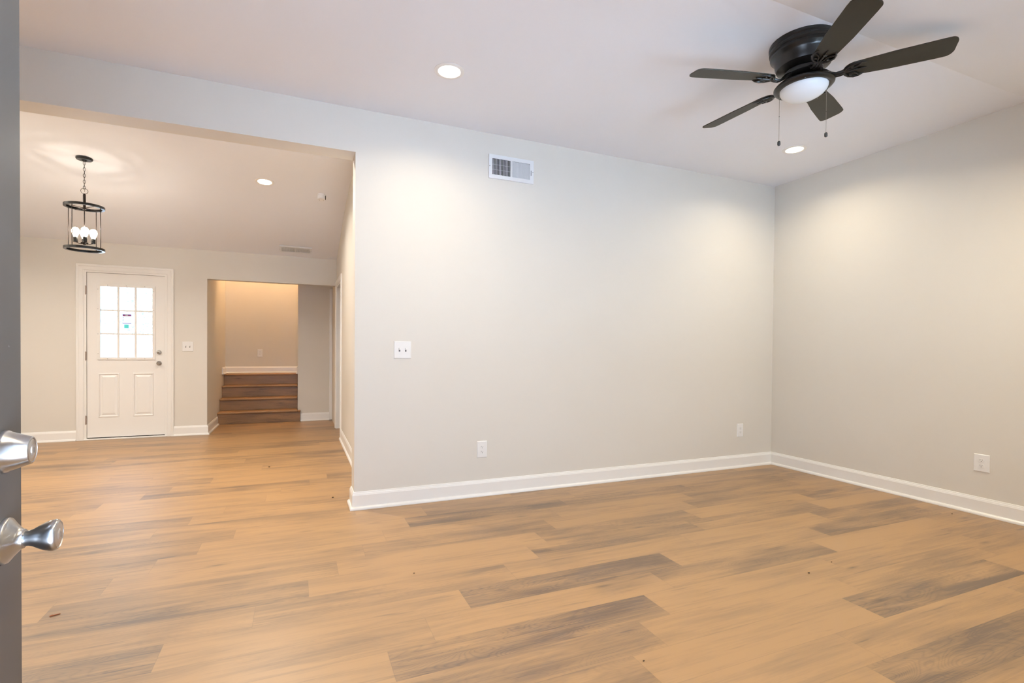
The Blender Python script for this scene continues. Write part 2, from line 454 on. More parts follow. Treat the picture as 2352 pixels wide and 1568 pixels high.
# ------------------------------------------------------------------ casings
def casing(name, p, along, up, out, w, h0, L, **kw):
    """three-sided mitred casing around an opening of width L (from p along 'along'), head at height h0; 'out' points into the room"""
    prof = [(0, 0), (0, .010), (.006, .012), (.010, .010), (.045, .013), (.052, .018), (w - .006, .018), (w, .014), (w, 0)]  # (distance from opening, thickness)
    bm = NB(); A, Uv, O = Vector(along), Vector(up), Vector(out); P = Vector(p)
    rings = []
    for (cx, cz, dx, dz) in ((0, 0, -1, 0), (0, h0, -1, 1), (L, h0, 1, 1), (L, 0, 1, 0)):
        rings.append([bm.verts.new(P + A * (cx + dx * d) + Uv * (cz + dz * d) + O * t) for d, t in prof])
    for a, b in zip(rings, rings[1:]):
        for i in range(len(prof)):
            j = (i + 1) % len(prof); bm.faces.new((a[i], a[j], b[j], b[i]))
    bm.faces.new(rings[0]); bm.faces.new(rings[-1])
    return link(name, bm, M_TRIM, **kw)
casing('trim_1', (FD0, YF, 0), (1, 0, 0), (0, 0, 1), (0, -1, 0), .075, FDT, FD1 - FD0, **S)
casing('trim_2', (X2, DY0, 0), (0, 1, 0), (0, 0, 1), (-1, 0, 0), .068, DTZ, DY1 - DY0, **S)
casing('trim_3', (DX0, .135, 0), (1, 0, 0), (0, 0, 1), (0, 1, 0), .06, DZ, DX1 - DX0, **S)
bm = NB()   # front window casing, sill and sashes
grid(bm, [WX0 - .07, WX0, WX1, WX1 + .07], [WZ0 - .07, WZ0, WZ1, WZ1 + .07], {(1, 1)}, .135, .15)
box(bm, WX0 - .09, WX1 + .09, .135, .18, WZ0 - .02, WZ0 + .005)
grid(bm, [WX0, WX0 + .05, (WX0 + WX1) / 2 - .03, (WX0 + WX1) / 2 + .03, WX1 - .05, WX1], [WZ0, WZ0 + .05, 1.43, 1.47, WZ1 - .05, WZ1], {(1, 1), (1, 3), (3, 1), (3, 3)}, .03, .07)
w1 = link('window_1', bm, M_TRIM, **S)
bm = NB(); box(bm, WX0 + .05, WX1 - .05, .048, .052, WZ0 + .05, WZ1 - .05); link('pane', bm, M_GLASS, w1)
# doorway jambs and stop in the side wall
bm = NB()
for y0, y1 in ((DY0, DY0 + .018), (DY1 - .018, DY1)): box(bm, X2 - .002, X2 + .117, y0, y1, 0, DTZ)
box(bm, X2 - .002, X2 + .117, DY0 + .018, DY1 - .018, DTZ - .018, DTZ)
for y0, y1 in ((DY0 + .018, DY0 + .028), (DY1 - .028, DY1 - .018)): box(bm, X2 + .045, X2 + .08, y0, y1, 0, DTZ - .018)
link('trim_4', bm, M_TRIM, **S)
bm = NB(); box(bm, X2 - .044, X2 - .001, 8.692, 8.71, 0.004, 2.12); link('trim_5', bm, M_TRIM, bevel=.003, **S)
# door frame, threshold of the far door
bm = NB()
box(bm, FD0, FD0 + .024, YF - .002, YF + .12, 0, FDT); box(bm, FD1 - .024, FD1, YF - .002, YF + .12, 0, FDT); box(bm, FD0 + .024, FD1 - .024, YF - .002, YF + .12, FDT - .022, FDT)
link('trim_6', bm, M_TRIM, **S)
bm = NB()
for a_ in ((FD0 + .024, -2.375, 0, 2.073), (-1.605, FD1 - .024, 0, 2.073), (-2.375, -1.605, 2.045, 2.073), (-2.375, -1.605, 0, .045)): box(bm, a_[0], a_[1], YF + .0575, YF + .075, a_[2], a_[3])
link('trim_9', bm, M_TRIM, **S)  # stops added behind the slab edges to block outdoor light leaking in
bm = NB(); box(bm, FD0, FD1, YF - .028, YF + .005, 0, .018); link('trim_7', bm, M_TRIM, bevel=.004, **S)
# entry jambs (outside the picture, right behind the camera)
bm = NB(); box(bm, DX0, DX0 + .016, 0, .137, 0, DZ); box(bm, DX1 - .02, DX1, 0, .137, 0, DZ); box(bm, DX0 + .016, DX1 - .02, 0, .137, DZ - .02, DZ); link('trim_8', bm, M_TRIM, **S)

# ------------------------------------------------------------------ far door (door_1)
def rpanel(parent, x0, x1, z0, z1, y, d=1, m=M_DOORW):
    """embossed panel: bead, groove, raised field; y = face plane, protrudes towards -y*d"""
    bm = NB(); steps = [(0, 0), (.004, .006), (.012, .006), (.018, -.006), (.024, -.008), (.030, -.006), (.050, .002), (.056, .002)]
    rings = []
    for i, o in steps:
        yy = y - d * o
        rings.append([bm.verts.new((x, yy, z)) for x, z in ((x0 + i, z0 + i), (x1 - i, z0 + i), (x1 - i, z1 - i), (x0 + i, z1 - i))])
    for a, b in zip(rings, rings[1:]):
        for i in range(4): bm.faces.new((a[i], a[(i + 1) % 4], b[(i + 1) % 4], b[i]))
    bm.faces.new(rings[-1])
    back = [bm.verts.new((x, y + d * .012, z)) for x, z in ((x0, z0), (x1, z0), (x1, z1), (x0, z1))]
    for i in range(4): bm.faces.new((rings[0][i], rings[0][(i + 1) % 4], back[(i + 1) % 4], back[i]))
    bm.faces.new(back)
    return link('panel', bm, m, parent)

def knob_set(parent, kind, loc, rot, mats=(M_NICKEL, M_BRASSKEY, M_DARK)):
    mtx = Matrix.Translation(loc) @ rot   # local +z points away from the door face
    if kind == 'deadbolt':
        bm = NB()
        lathe(bm, [(0, 0), (.0325, 0), (.0325, .003), (.0318, .005), (.0305, .006), (.0218, .030), (.0208, .0325), (.0190, .0332), (.0182, .0315), (0, .0315)], 56, mtx)
        o = link('deadbolt', bm, mats[0], parent, smooth=True)
        bm = NB()
        lathe(bm, [(0, .0312), (.0172, .0312), (.0172, .0326), (.0163, .0332), (.0085, .0332), (.0080, .0345), (0, .0345)], 40, mtx)
        box(bm, -.0007, .0007, -.0042, .0042, .0343, .0347, 1, mtx)
        link('key_plug', bm, [mats[1], mats[2]], o, smooth=True)
    elif kind == 'knob':
        bm = NB()
        lathe(bm, [(0, 0), (.0345, 0), (.0345, .003), (.0338, .005), (.031, .007), (.027, .010), (.0200, .016), (.0155, .020), (.0145, .0235), (.0120, .0240), (0, .0240)], 56, mtx)
        lathe(bm, [(0, .023), (.0115, .023), (.0118, .029), (.0135, .034), (.0178, .041), (.0215, .048), (.0238, .055), (.0242, .060), (.0228, .0635), (.0205, .0650), (.0195, .0635), (0, .0635)], 56, mtx)
        o = link('door_knob', bm, mats[0], parent, smooth=True)
        bm = NB()
        lathe(bm, [(0, .0632), (.0188, .0632), (.0188, .0642), (.0095, .0650), (.0080, .0665), (0, .0668)], 40, mtx)
        box(bm, -.0007, .0007, -.0042, .0042, .0664, .0669, 1, mtx)
        link('key_plug', bm, [mats[1], mats[2]], o, smooth=True)

FY = YF + .012     # room face of the far door slab
d1 = empty('door_1', (-1.99, FY, .027), **S)
def rel(o, p):     # keep world placement under an Empty
    o.parent = p; o.matrix_parent_inverse = Matrix.Translation(-Vector(p.location)); return o
PAR = d1
bm = NB()
xs = [-2.393, -2.281, -2.293 + .012 + .213, -1.926, -1.705, -1.587]
gx = [-2.393, -2.293, -2.281, -2.068, -1.926, -1.705, -1.690, -1.587]
gz = [.027, .275, .825, .993, 1.935, 2.070]
holes = {(2, 1), (4, 1)} | {(i, 3) for i in range(1, 6)}
grid(bm, gx, gz, holes, FY, FY + .044)
rel(link('door_slab', bm, M_DOORW), d1)
for a, b in ((-2.281, -2.068), (-1.926, -1.705)): rel(rpanel(None, a, b, .275, .825, FY), d1)
bm = NB()    # glazing frame and muntins
fx0, fx1, fz0, fz1 = -2.293, -1.690, .993, 1.935
grid(bm, [fx0, fx0 + .034, fx1 - .030, fx1], [fz0, fz0 + .030, fz1 - .030, fz1], {(1, 1)}, FY - .010, FY + .030)
gx0, gx1, gz0, gz1 = fx0 + .034, fx1 - .030, fz0 + .030, fz1 - .030
for i in (1, 2):
    x = gx0 + (gx1 - gx0) * i / 3; box(bm, x - .012, x + .012, FY + .004, FY + .030, gz0, gz1)
    z = gz0 + (gz1 - gz0) * i / 3; box(bm, gx0, gx1, FY + .0045, FY + .0295, z - .010, z + .010)
for i in (0.18, 0.5, 0.82):
    for z in (fz0 + .012, fz1 - .012): box(bm, fx0 + (fx1 - fx0) * i - .003, fx0 + (fx1 - fx0) * i + .003, FY - .0112, FY - .009, z - .003, z + .003, 1)
for i in (0.08, 0.34, 0.67, 0.93):
    for x in (fx0 + .012, fx1 - .012): box(bm, x - .003, x + .003, FY - .0112, FY - .009, fz0 + (fz1 - fz0) * i - .003, fz0 + (fz1 - fz0) * i + .003, 1)
wf = rel(link('window_frame', bm, [M_DOORW, M_GREYSLOT], bevel=.0015), d1)
bm = NB(); box(bm, gx0, gx1, FY + .014, FY + .018, gz0, gz1)
pn = link('pane', bm, M_GLASS); pn.parent = wf
# product sticker on the middle pane
def flat(nm, col): return mat(nm, col, .5)
def paper():
    m = mat('sticker_paper', (.95, .96, .98), .6); nt = m.node_tree; b = nt.nodes['Principled BSDF']
    tr = N(nt, 'ShaderNodeBsdfTranslucent'); tr.inputs[0].default_value = (.9, .92, .95, 1); mx = N(nt, 'ShaderNodeMixShader'); mx.inputs[0].default_value = .6
    nt.links.new(b.outputs[0], mx.inputs[1]); nt.links.new(tr.outputs[0], mx.inputs[2]); nt.links.new(mx.outputs[0], nt.nodes['Material Output'].inputs[0]); return m
MS = [paper(), flat('sticker_maroon', (.30, .03, .14)), flat('sticker_violet', (.16, .07, .35)), flat('sticker_grey', (.35, .34, .38)), flat('sticker_teal', (.10, .75, .75))]
bm = NB(); sx0, sx1, sz1 = -2.040, -1.945, 1.570
yS = FY + .0138
box(bm, sx0, sx1, yS - .0004, yS, sz1 - .236, sz1, 0)
def st(a, b, c, d, mi): box(bm, sx0 + a, sx0 + b, yS - .0008, yS - .0004, sz1 - d, sz1 - c, mi)
st(0, .095, .004, .014, 2); st(0, .095, .014, .026, 1)
box(bm, sx0 + .032, sx0 + .060, yS - .0012, yS - .0008, sz1 - .020, sz1 - .008, 0)
for k in range(3): st(.0, .017, .040 + k * .021, .045 + k * .021, 3)
st(0, .095, .112, .119, 2); st(.020, .066, .132, .178, 4); st(.054, .080, .200, .204, 3)
for k in range(5): st(.029, .088, .040 + k * .0125, .0412 + k * .0125, 3)
stk = link('sticker', bm, MS, None, label='white paper sticker with maroon header and teal square'); stk.parent = wf
RX90 = Matrix.Rotation(math.radians(90), 4, 'X')   # local +z -> -y
for kd, z in (('deadbolt', 1.089), ('knob', .948)):
    n0 = set(bpy.data.objects)
    knob_set(None, kd, (-1.648, FY, z), RX90 @ Matrix.Scale(.85, 4))
    for o in set(bpy.data.objects) - n0:
        if o.parent is None: rel(o, d1)
for z in (1.85, 1.04, .25):
    bm = NB(); lathe(bm, [(0, -.055), (.006, -.055), (.006, .055), (0, .055)], 10, Matrix.Translation((-2.402, YF - .002, z)))
    box(bm, -2.410, -2.394, YF + .001, YF + .008, z - .05, z + .05)
    rel(link('hinge', bm, M_HINGE), d1)
bm = NB(); box(bm, -2.393, -1.587, FY + .006, FY + .040, .019, .0265); rel(link('door_sweep', bm, M_WEATHER), d1)

# ------------------------------------------------------------------ entry door (door_2), swung open beside the camera
ed = empty('door_2', (-.342, .137, .012), math.radians(94), **S)
# local frame: +x runs from hinge to free edge, exterior face is y=0 facing -y ; slab occupies y 0..0.044
bm = NB()
grid(bm, [0, .12, .40, .515, .795, .910], [0, .22, .82, 1.0, 1.70, 1.80, 1.93, 2.02], {(i, j) for i in (1, 3) for j in (1, 3)} | {(1, 5), (3, 5)}, 0, .044)
ds = link('door_slab', bm, M_DDOOR, ed, bevel=.0015)
for a, b in ((.12, .40), (.515, .795)):
    for z0, z1 in ((.22, .82), (1.0, 1.70), (1.80, 1.93)):
        rpanel(ed, a, b, z0, z1, 0.0, 1, M_DDOOR)
knob_set(ed, 'knob', (.848, 0, .851), RX90 @ Matrix.Scale(.97, 4))
knob_set(ed, 'deadbolt', (.848, 0, .984), RX90 @ Matrix.Scale(.97, 4))
bm = NB(); box(bm, .9085, .911, .009, .035, .82, .88); box(bm, .909, .918, .016, .028, .843, .857)
link('latch_plate', bm, M_NICKEL, ed)

# ------------------------------------------------------------------ staircase
def wood_box(bm, x0, x1, y0, y1, z0, z1, tone, pid, uvl, tl, pl):
    v = box(bm, x0, x1, y0, y1, z0, z1)
    for f in {f for q in v for f in q.link_faces}:
        f[tl] = tone; f[pl] = pid
        for l in f.loops:
            c = l.vert.co; l[uvl].uv = (c.x - x0 + .05, (c.z - z0 if abs(f.normal.z) < .5 else c.y - y0))
def wood_part(name, x0, x1, y0, y1, z0, z1, tone, pid, parent, bev=0.0, extra=None):
    bm = NB(); uvl = bm.loops.layers.uv.new('UVMap'); tl = bm.faces.layers.float.new('tone'); pl = bm.faces.layers.float.new('pid')
    v = box(bm, x0, x1, y0, y1, z0, z1); bm.normal_update()
    for f in bm.faces:
        f[tl] = tone; f[pl] = pid
        for l in f.loops:
            c = l.vert.co; l[uvl].uv = (c.x - x0 + .05, (c.z - z0) if abs(f.normal.z) < .5 else (c.y - y0))
    o = link(name, bm, M_STEP); rel(o, parent)
    if bev:
        md = o.modifiers.new('bevel', 'BEVEL'); md.width = bev; md.segments = 4; md.limit_method = 'ANGLE'
    return o
stc = empty('staircase', (-.55, 8.68, 0), label='short flight of oak-look steps going up to a landing in the hall', cat='stairs')
SY, SD, SH = 8.68, .25, .183
for k in range(4):
    y = SY + k * SD; x1 = .035 if k == 0 else -.001
    yb = y + .02 if k == 0 else y + .02
    if k == 0:
        wood_part('riser', OX + .001, x1, y, 8.709, 0.001, SH - .03, .5, k + .3, stc)
        wood_part('tread', OX + .001, -.001, y - .03, y + SD + .015, SH - .03, SH, .45, k + .7, stc, .012)
        wood_part('tread', -.001, x1 + .006, y - .03, 8.7095, SH - .03, SH, .45, k + .7, stc, .012)
    else:
        wood_part('riser', OX + .001, x1, y, y + .02, k * SH + .001, (k + 1) * SH - .03, [.5, .6, .55, .35][k], k * 1.7 + .3, stc)
        if k < 3: wood_part('tread', OX + .001, x1, y - .03, y + SD + .015, (k + 1) * SH - .03, (k + 1) * SH, .4, k + .7, stc, .012)
wood_part('landing', OX + .001, -.001, SY + 3 * SD - .03, 9.599, 4 * SH - .03, 4 * SH, .15, 4.4, stc, .012)

# ------------------------------------------------------------------ wall plates
def plate(bm, w, h, t=.0065):
    prof = [(0, 0), (.0, .0025), (.004, t), ]
    rings = []
    for i, o in prof:
        rings.append([bm.verts.new((x, -o, z)) for x, z in ((-w / 2 + i, -h / 2 + i), (w / 2 - i, -h / 2 + i), (w / 2 - i, h / 2 - i), (-w / 2 + i, h / 2 - i))])
    for a, b in zip(rings, rings[1:]):
        for i in range(4): bm.faces.new((a[i], a[(i + 1) % 4], b[(i + 1) % 4], b[i]))
    bm.faces.new(rings[-1]); bm.faces.new(rings[0])
def outlet(loc, rz, w, h, label):
    e = empty('power_outlet', loc, rz, label=label, cat='outlet', group='white duplex outlets low on the walls')
    bm = NB(); plate(bm, w, h); link('wall_plate', bm, M_PLAST, e)
    for s in (1, -1):
        bm = NB(); zc = s * .0195
        pts = []
        for a in range(24):
            t = 2 * math.pi * a / 24; pts.append((max(-.0172, min(.0172, .0185 * math.cos(t))) , 0, zc + max(-.0135, min(.0135, .0165 * math.sin(t)))))
        prism(bm, pts, Vector((0, -.0062, 0)), Vector((0, -.0085, 0)))
        r = link('receptacle', bm, M_PLAST, e)
        bm = NB()
        box(bm, -.0075, -.0055, -.0088, -.0084, zc - .001, zc + .008); box(bm, .0050, .0070, -.0088, -.0084, zc, zc + .007)
        lathe(bm, [(0, .0084), (.0026, .0084), (.0026, .0089), (0, .0089)], 10, Matrix.Translation((0, 0, zc - .0075)) @ RX90)
        link('slot', bm, M_DARK, r)
    bm = NB(); lathe(bm, [(0, .006), (.0028, .006), (.0024, .0075), (0, .0075)], 12, RX90); link('screw', bm, M_PLAST, e)
def switch(loc, w, h, label):
    e = empty('light_switch', loc, 0, label=label, cat='light switch', group='white two-toggle switch plates')
    bm = NB(); plate(bm, w, h); link('wall_plate', bm, M_PLAST, e)
    for x in (-.023, .023):
        bm = NB(); box(bm, x - .0055, x + .0055, -.0068, -.0060, -.0125, .0125); link('slot', bm, M_GREYSLOT, e)
        bm = NB()
        box(bm, -.0045, .0045, -.0155, 0, -.004, .006, 0, Matrix.Translation((x, -.006, .001)) @ Matrix.Rotation(math.radians(-22), 4, 'X'))
        link('toggle', bm, M_PLAST, e, bevel=.001)
        for z in (-.030, .030):
            bm = NB(); lathe(bm, [(0, .006), (.0028, .006), (.0024, .0073), (0, .0073)], 12, Matrix.Translation((x, 0, z)) @ RX90)
            link('screw', bm, M_VENT, e)
outlet((1.345, YB, .369), 0, .084, .130, 'white outlet in the bluish light on the long wall, nearer the opening')
outlet((4.091, YB, .372), 0, .080, .130, 'white outlet on the long wall just left of the room corner')
outlet((XR, 2.014, .373), math.radians(-90), .092, .126, 'white outlet on the right-hand wall above the baseboard')
outlet((-.594, 9.60, 1.072), 0, .076, .130, 'small white outlet on the tan wall above the stair landing')
switch((.7145, YB, 1.150), .127, .128, 'white double toggle switch on the long wall beside the wide opening')
switch((-1.330, YF, 1.168), .126, .126, 'white double toggle switch between the white back door and the hall opening')

# ------------------------------------------------------------------ vents
def vent(name, mtx, w, h, label, dark):
    e = empty(name, (0, 0, 0), label=label, cat='air vent'); e.matrix_world = mtx
    T = .015
    bm = NB()   # frame: face towards -y, wall plane y=0
    m1, m2, mt = .029, .033, .030
    mid = .0; gw = (w - m1 - m2 - .014) / 2
    xs = [-w / 2, -w / 2 + m1, -w / 2 + m1 + gw, -w / 2 + m1 + gw + .014, w / 2 - m2, w / 2]
    grid(bm, xs, [-h / 2, -h / 2 + mt, h / 2 - mt, h / 2], {(1, 1), (3, 1)}, -T, -T + .003)
    T3 = -T + .003
    box(bm, -w / 2 + .0005, -w / 2 + .0025, T3, 0, -h / 2 + .0005, h / 2 - .0005); box(bm, w / 2 - .0025, w / 2 - .0005, T3, 0, -h / 2 + .0005, h / 2 - .0005)
    box(bm, -w / 2 + .0025, w / 2 - .0025, T3, 0, -h / 2 + .0005, -h / 2 + .0025); box(bm, -w / 2 + .0025, w / 2 - .0025, T3, 0, h / 2 - .0025, h / 2 - .0005)
    link('frame', bm, M_VENT, e)
    bm = NB(); box(bm, xs[1] - .004, xs[4] + .004, -.003, -.001, -h / 2 + mt - .004, h / 2 - mt + .004); link('duct_shadow', bm, dark, e, label='backing sheet in place of the shaded duct behind the louvres')  # no duct modelled; where dark, the sheet's colour holds its shade
    for gi, (a, b, ang) in enumerate(((xs[1], xs[2], -38), (xs[3], xs[4], 42))):
        bm = NB(); n = 13
        for i in range(n + 1):
            x = a + (b - a) * i / n
            box(bm, -.0007, .0007, -.0055, .0055, -h / 2 + mt, h / 2 - mt, 0, Matrix.Translation((x, -.0075, 0)) @ Matrix.Rotation(math.radians(ang), 4, 'Z'))
        for z in (-.020, .020):
            if gi == 0: box(bm, a, b, -.0035, -.003, z - .0007, z + .0007)
        link('louvre', bm, M_VENT, e)
    bm = NB(); box(bm, w / 2 - .025, w / 2 - .0225, -T - .005, -T + .001, -.030, .010); link('lever', bm, M_GREYSLOT, e)
    for x in (-w / 2 + .006, w / 2 - .007):
        bm = NB(); lathe(bm, [(0, T - .001), (.0035, T - .001), (.003, T + .001), (0, T + .001)], 10, Matrix.Translation((x, 0, .0)) @ RX90)
        link('screw', bm, M_GREYSLOT, e)
vent('wall_vent', Matrix.Translation((1.575, YB, 2.606)), .388, .187, 'white louvred air vent high on the long wall near the ceiling', M_DARK)
# ceiling vent on the slope: local -y must point down along the ceiling normal
na = math.atan(SL)
zc_ = ZFE + SL * (YF - 7.537)
mt_ = Matrix.Translation((-.030, 7.537, zc_)) @ Matrix.Rotation(math.radians(90) - na, 4, 'X')
vent('ceiling_vent', mt_, .408, .178, 'long white air vent on the sloped ceiling above the hall opening', M_VENT)

# ------------------------------------------------------------------ recessed lights
def can_light(loc, label, power=CAN_W, tilt=0.0, lname='recessed_lamp'):
    e = empty('recessed_light', loc, 0, label=label, cat='ceiling light', group='round recessed ceiling lights')
    if tilt: e.rotation_euler = (tilt, 0, 0)
    bm = NB(); lathe(bm, [(.092, 0), (.092, -.003), (.088, -.005), (.070, -.006), (.066, -.003), (.064, 0)], 56, cap=False); link('trim_ring', bm, M_TRIM, e, smooth=True)
    bm = NB(); lathe(bm, [(0, -.0025), (.066, -.0025), (.066, -.0005), (0, -.0005)], 48); link('lens', bm, M_LENS, e)
    l = bpy.data.lights.new(lname, 'AREA'); l.shape = 'DISK'; l.size = .125; l.energy = power; l.color = WARM if lname in ('recessed_lamp', 'added_front_lamp') else WHITE; l.spread = math.radians(150)
    o = bpy.data.objects.new(lname, l); COL.objects.link(o); o.parent = e; o.location = (0, 0, -.008)
can_light((.852, 3.035, ZN), 'round recessed light in the near ceiling left of the ceiling fan')
can_light((3.846, 3.015, ZN), 'round recessed light below the ceiling fan, nearest the room corner')
can_light((-.327, 5.945, zfar(5.945)), 'round recessed light in the far room ceiling beyond the header', FAR_W, -.114, 'far_lamp')
# same fixture repeated out of view, added to brighten both rooms
ZS = ZN - SL * (YCR - 1.1)
for x, w_ in ((.852, 'left'), (3.50, 'right')):
    can_light((x, 1.10, ZS), 'added unseen fill light on the sloped ceiling near the front wall, %s one' % w_, CAN2_W, math.atan(SL), 'added_front_lamp')
can_light((-3.0, 5.945, zfar(5.945)), 'added unseen fill light in the far room behind the open entry door', FAR2_W, -.114, 'added_side_lamp')
for x, w_ in ((-.327, 'right'), (-3.0, 'left')):
    can_light((x, 4.45, ZF), 'added unseen fill light just behind the header, %s one' % w_, FAR2_W, 0, 'added_side_lamp')

# ------------------------------------------------------------------ smoke detector
e = empty('smoke_detector', (.237, 6.10, zfar(6.10)), 0, label='small white round smoke detector on the sloped far ceiling near the wide opening', cat='smoke detector')
e.rotation_euler = (-.149, 0, 0)
bm = NB(); lathe(bm, [(0, 0), (.045, 0), (.045, -.014), (.041, -.018), (.041, -.050), (.038, -.058), (.030, -.062), (0, -.062)], 40); link('housing', bm, M_PLAST, e, smooth=True)
for a in (10, 130, 200):
    bm = NB(); box(bm, .020, .028, -.0022, .0022, -.0626, -.0600, 0, Matrix.Rotation(math.radians(a), 4, 'Z')); link('sensor_slot', bm, M_GREYSLOT, e)
bm = NB(); box(bm, .042, .048, -.012, .008, -.054, -.012); link('side_tab', bm, M_DARK, e, label='black tab on the side of the housing')

# ------------------------------------------------------------------ pendant lantern
PX, PY = -1.838, 5.92
ZFL, ZF = ZF, zfar(5.92)
pen = empty('pendant_lantern', (PX, PY, ZF), 0, label='black open-cage pendant lantern hanging on a chain in the far room', cat='pendant light')
bm = NB(); lathe(bm, [(0, 0), (.063, 0), (.064, -.010), (.058, -.018), (.022, -.020), (.018, -.026), (.010, -.032), (0, -.032)], 48); link('ceiling_canopy', bm, M_BLACK, pen, smooth=True)
def link_pts(z, L, w, rot, n=20):
    out = []
    for i in range(n):
        t = 2 * math.pi * i / n; x = w * math.cos(t); zz = (L / 2) * math.sin(t)
        out.append(Vector((x * math.cos(rot), x * math.sin(rot), z + zz)))
    return out
z = -.047
bm = NB(); k = 0
while z > -.285:
    tube(bm, link_pts(z, .036, .0085, math.radians(20 + 90 * (k % 2))), .0017, 6, True); z -= .0285; k += 1
tube(bm, [(.003 * math.sin(i), .003 * math.cos(i), -.03 - i * .0135) for i in range(22)], .0012, 5)
link('chain', bm, M_BRONZE, pen, smooth=True)
ZL = {'loop': 2.604 - ZF, 'top': 2.458 - ZF, 'bot': 2.065 - ZF}
RR = .152
view_r, view_f = Vector((.955, .295, 0)), Vector((.295, -.955, 0))
bm = NB(); tube(bm, [view_r * (.026 * math.cos(t)) + Vector((0, 0, ZL['loop'] + .026 * math.sin(t))) for t in [2 * math.pi * i / 28 for i in range(28)]], .0018, 6, True); link('loop_ring', bm, M_BRONZE, pen, smooth=True)
bm = NB(); lathe(bm, [(0, ZL['loop'] - .024), (.007, ZL['loop'] - .024), (.011, ZL['loop'] - .034), (.011, ZL['top'] - .01), (.015, ZL['top'] - .012), (.015, ZL['top'] - .024), (0, ZL['top'] - .024)], 20); link('stem', bm, M_BRONZE, pen, smooth=True)
def hoop(name, zc):
    bm = NB(); lathe(bm, [(RR, zc - .011), (RR, zc + .011), (RR - .022, zc + .011), (RR - .022, zc + .007), (RR - .003, zc + .007), (RR - .003, zc - .007), (RR - .022, zc - .007), (RR - .022, zc - .011), (RR, zc - .011)], 64, cap=False)
    return link(name, bm, M_BLACK, pen, smooth=True)
hoop('cage_ring', ZL['top']); hoop('cage_ring', ZL['bot'])
for k in range(4):
    t = math.radians(45 + 90 * k) ; d = Vector((math.cos(t), math.sin(t), 0))
    bm = NB(); tube(bm, [d * .01 + Vector((0, 0, ZL['top'] - .012)), d * (RR - .01) + Vector((0, 0, ZL['top'] - .012))], .003, 6); link('spoke', bm, M_BRONZE, pen)
for a, b in ((-.6, .8), (.8, .6), (-.8, -.6), (.6, -.8)):
    d = (view_r * a + view_f * b) * (RR - .008)
    bm = NB(); tube(bm, [d + Vector((0, 0, ZL['bot'])), d + Vector((0, 0, ZL['top']))], .0032, 8); link('cage_rod', bm, M_BRONZE, pen, smooth=True)
zs = 2.115 - ZF
bm = NB(); tube(bm, [(0, 0, ZL['top'] - .02), (0, 0, zs + .0)], .0045, 8); link('centre_rod', bm, M_BRONZE, pen, smooth=True)
bm = NB(); lathe(bm, [(0, zs - .012), (.010, zs - .010), (.013, zs), (.028, zs + .004), (.028, zs + .010), (0, zs + .012)], 24)
for k in range(4):
    t = math.radians(20 + 90 * k); d = Vector((math.cos(t), math.sin(t), 0))
    tube(bm, [d * .01 + Vector((0, 0, zs)), d * .035 + Vector((0, 0, zs - .002)), d * .064 + Vector((0, 0, zs + .010))], .004, 6)
link('socket_cluster', bm, M_BRONZE, pen, smooth=True)
for k in range(4):
    t = math.radians(20 + 90 * k); d = Vector((math.cos(t), math.sin(t), 0)) * .064
    bm = NB(); lathe(bm, [(0, zs + .008), (.0165, zs + .008), (.0165, zs + .052), (0, zs + .052)], 20, Matrix.Translation(d)); link('candle_sleeve', bm, M_BLACK, pen, smooth=True)
    bm = NB(); lathe(bm, [(0, zs + .050), (.013, zs + .052), (.017, zs + .066), (.027, zs + .090), (.030, zs + .108), (.027, zs + .126), (.016, zs + .140), (0, zs + .144)], 20, Matrix.Translation(d)); link('bulb', bm, M_BULB, pen, smooth=True)
    l = bpy.data.lights.new('pendant_lamp', 'POINT'); l.energy = PEND_W; l.color = (1, .92, .80); l.shadow_soft_size = .014
    o = bpy.data.objects.new('pendant_lamp', l); COL.objects.link(o); o.parent = pen; o.location = d + Vector((0, 0, zs + .155))

ZF = ZFL
# stair hall lamp: flush fixture on the stairwell ceiling, above the frame of the opening
e = empty('ceiling_dome_light', (-.62, 9.05, 3.70), 0, label='warm dome light on the stairwell ceiling, hidden above the hall opening', cat='ceiling light')
bm = NB(); lathe(bm, [(0, 0), (.12, 0), (.12, -.02), (0, -.02)], 40); link('base', bm, M_TRIM, e)
bm = NB(); lathe(bm, [(.11, -.02), (.10, -.05), (.06, -.08), (0, -.09)], 40, cap=False); link('dome', bm, M_LENS, e, smooth=True)
l = bpy.data.lights.new('stair_lamp', 'POINT'); l.energy = STAIR_W; l.color = (1, .62, .31); l.shadow_soft_size = .08
o = bpy.data.objects.new('stair_lamp', l); COL.objects.link(o); o.parent = e; o.location = (0, 0, -.20)

# ------------------------------------------------------------------ ceiling fan
FANP = Vector((2.578, 1.973, 2.667))
tx, ty = .039, -.011
fan = empty('ceiling_fan', FANP, 0, label='black five-blade ceiling fan with frosted bowl light and two pull chains', cat='ceiling fan')
n_ = Vector((-tx, -ty, 1)).normalized(); xa = Vector((1, 0, tx)).normalized(); ya = n_.cross(xa).normalized(); xa = ya.cross(n_).normalized()
FM = Matrix(((xa.x, ya.x, n_.x, FANP.x), (xa.y, ya.y, n_.y, FANP.y), (xa.z, ya.z, n_.z, FANP.z), (0, 0, 0, 1)))
fan.matrix_world = FM; FI = FM.inverted()
bm = NB()
lathe(bm, [(0, .205), (.166, .205), (.168, .200), (.168, .186), (.163, .182), (.163, .176), (.167, .172), (.167, .162), (.161, .158), (.161, .152), (.164, .148), (.163, .138), (.150, .126), (.143, .116), (.140, .085), (.134, .068), (.115, .058), (.085, .052), (0, .052)], 72)
link('motor_housing', bm, M_BLACK, fan, smooth=True)
bm = NB(); lathe(bm, [(0, .055), (.088, .052), (.096, .044), (.096, .026), (.086, .016), (.055, .012), (0, .012)], 56); link('flywheel', bm, M_BLACK, fan, smooth=True)
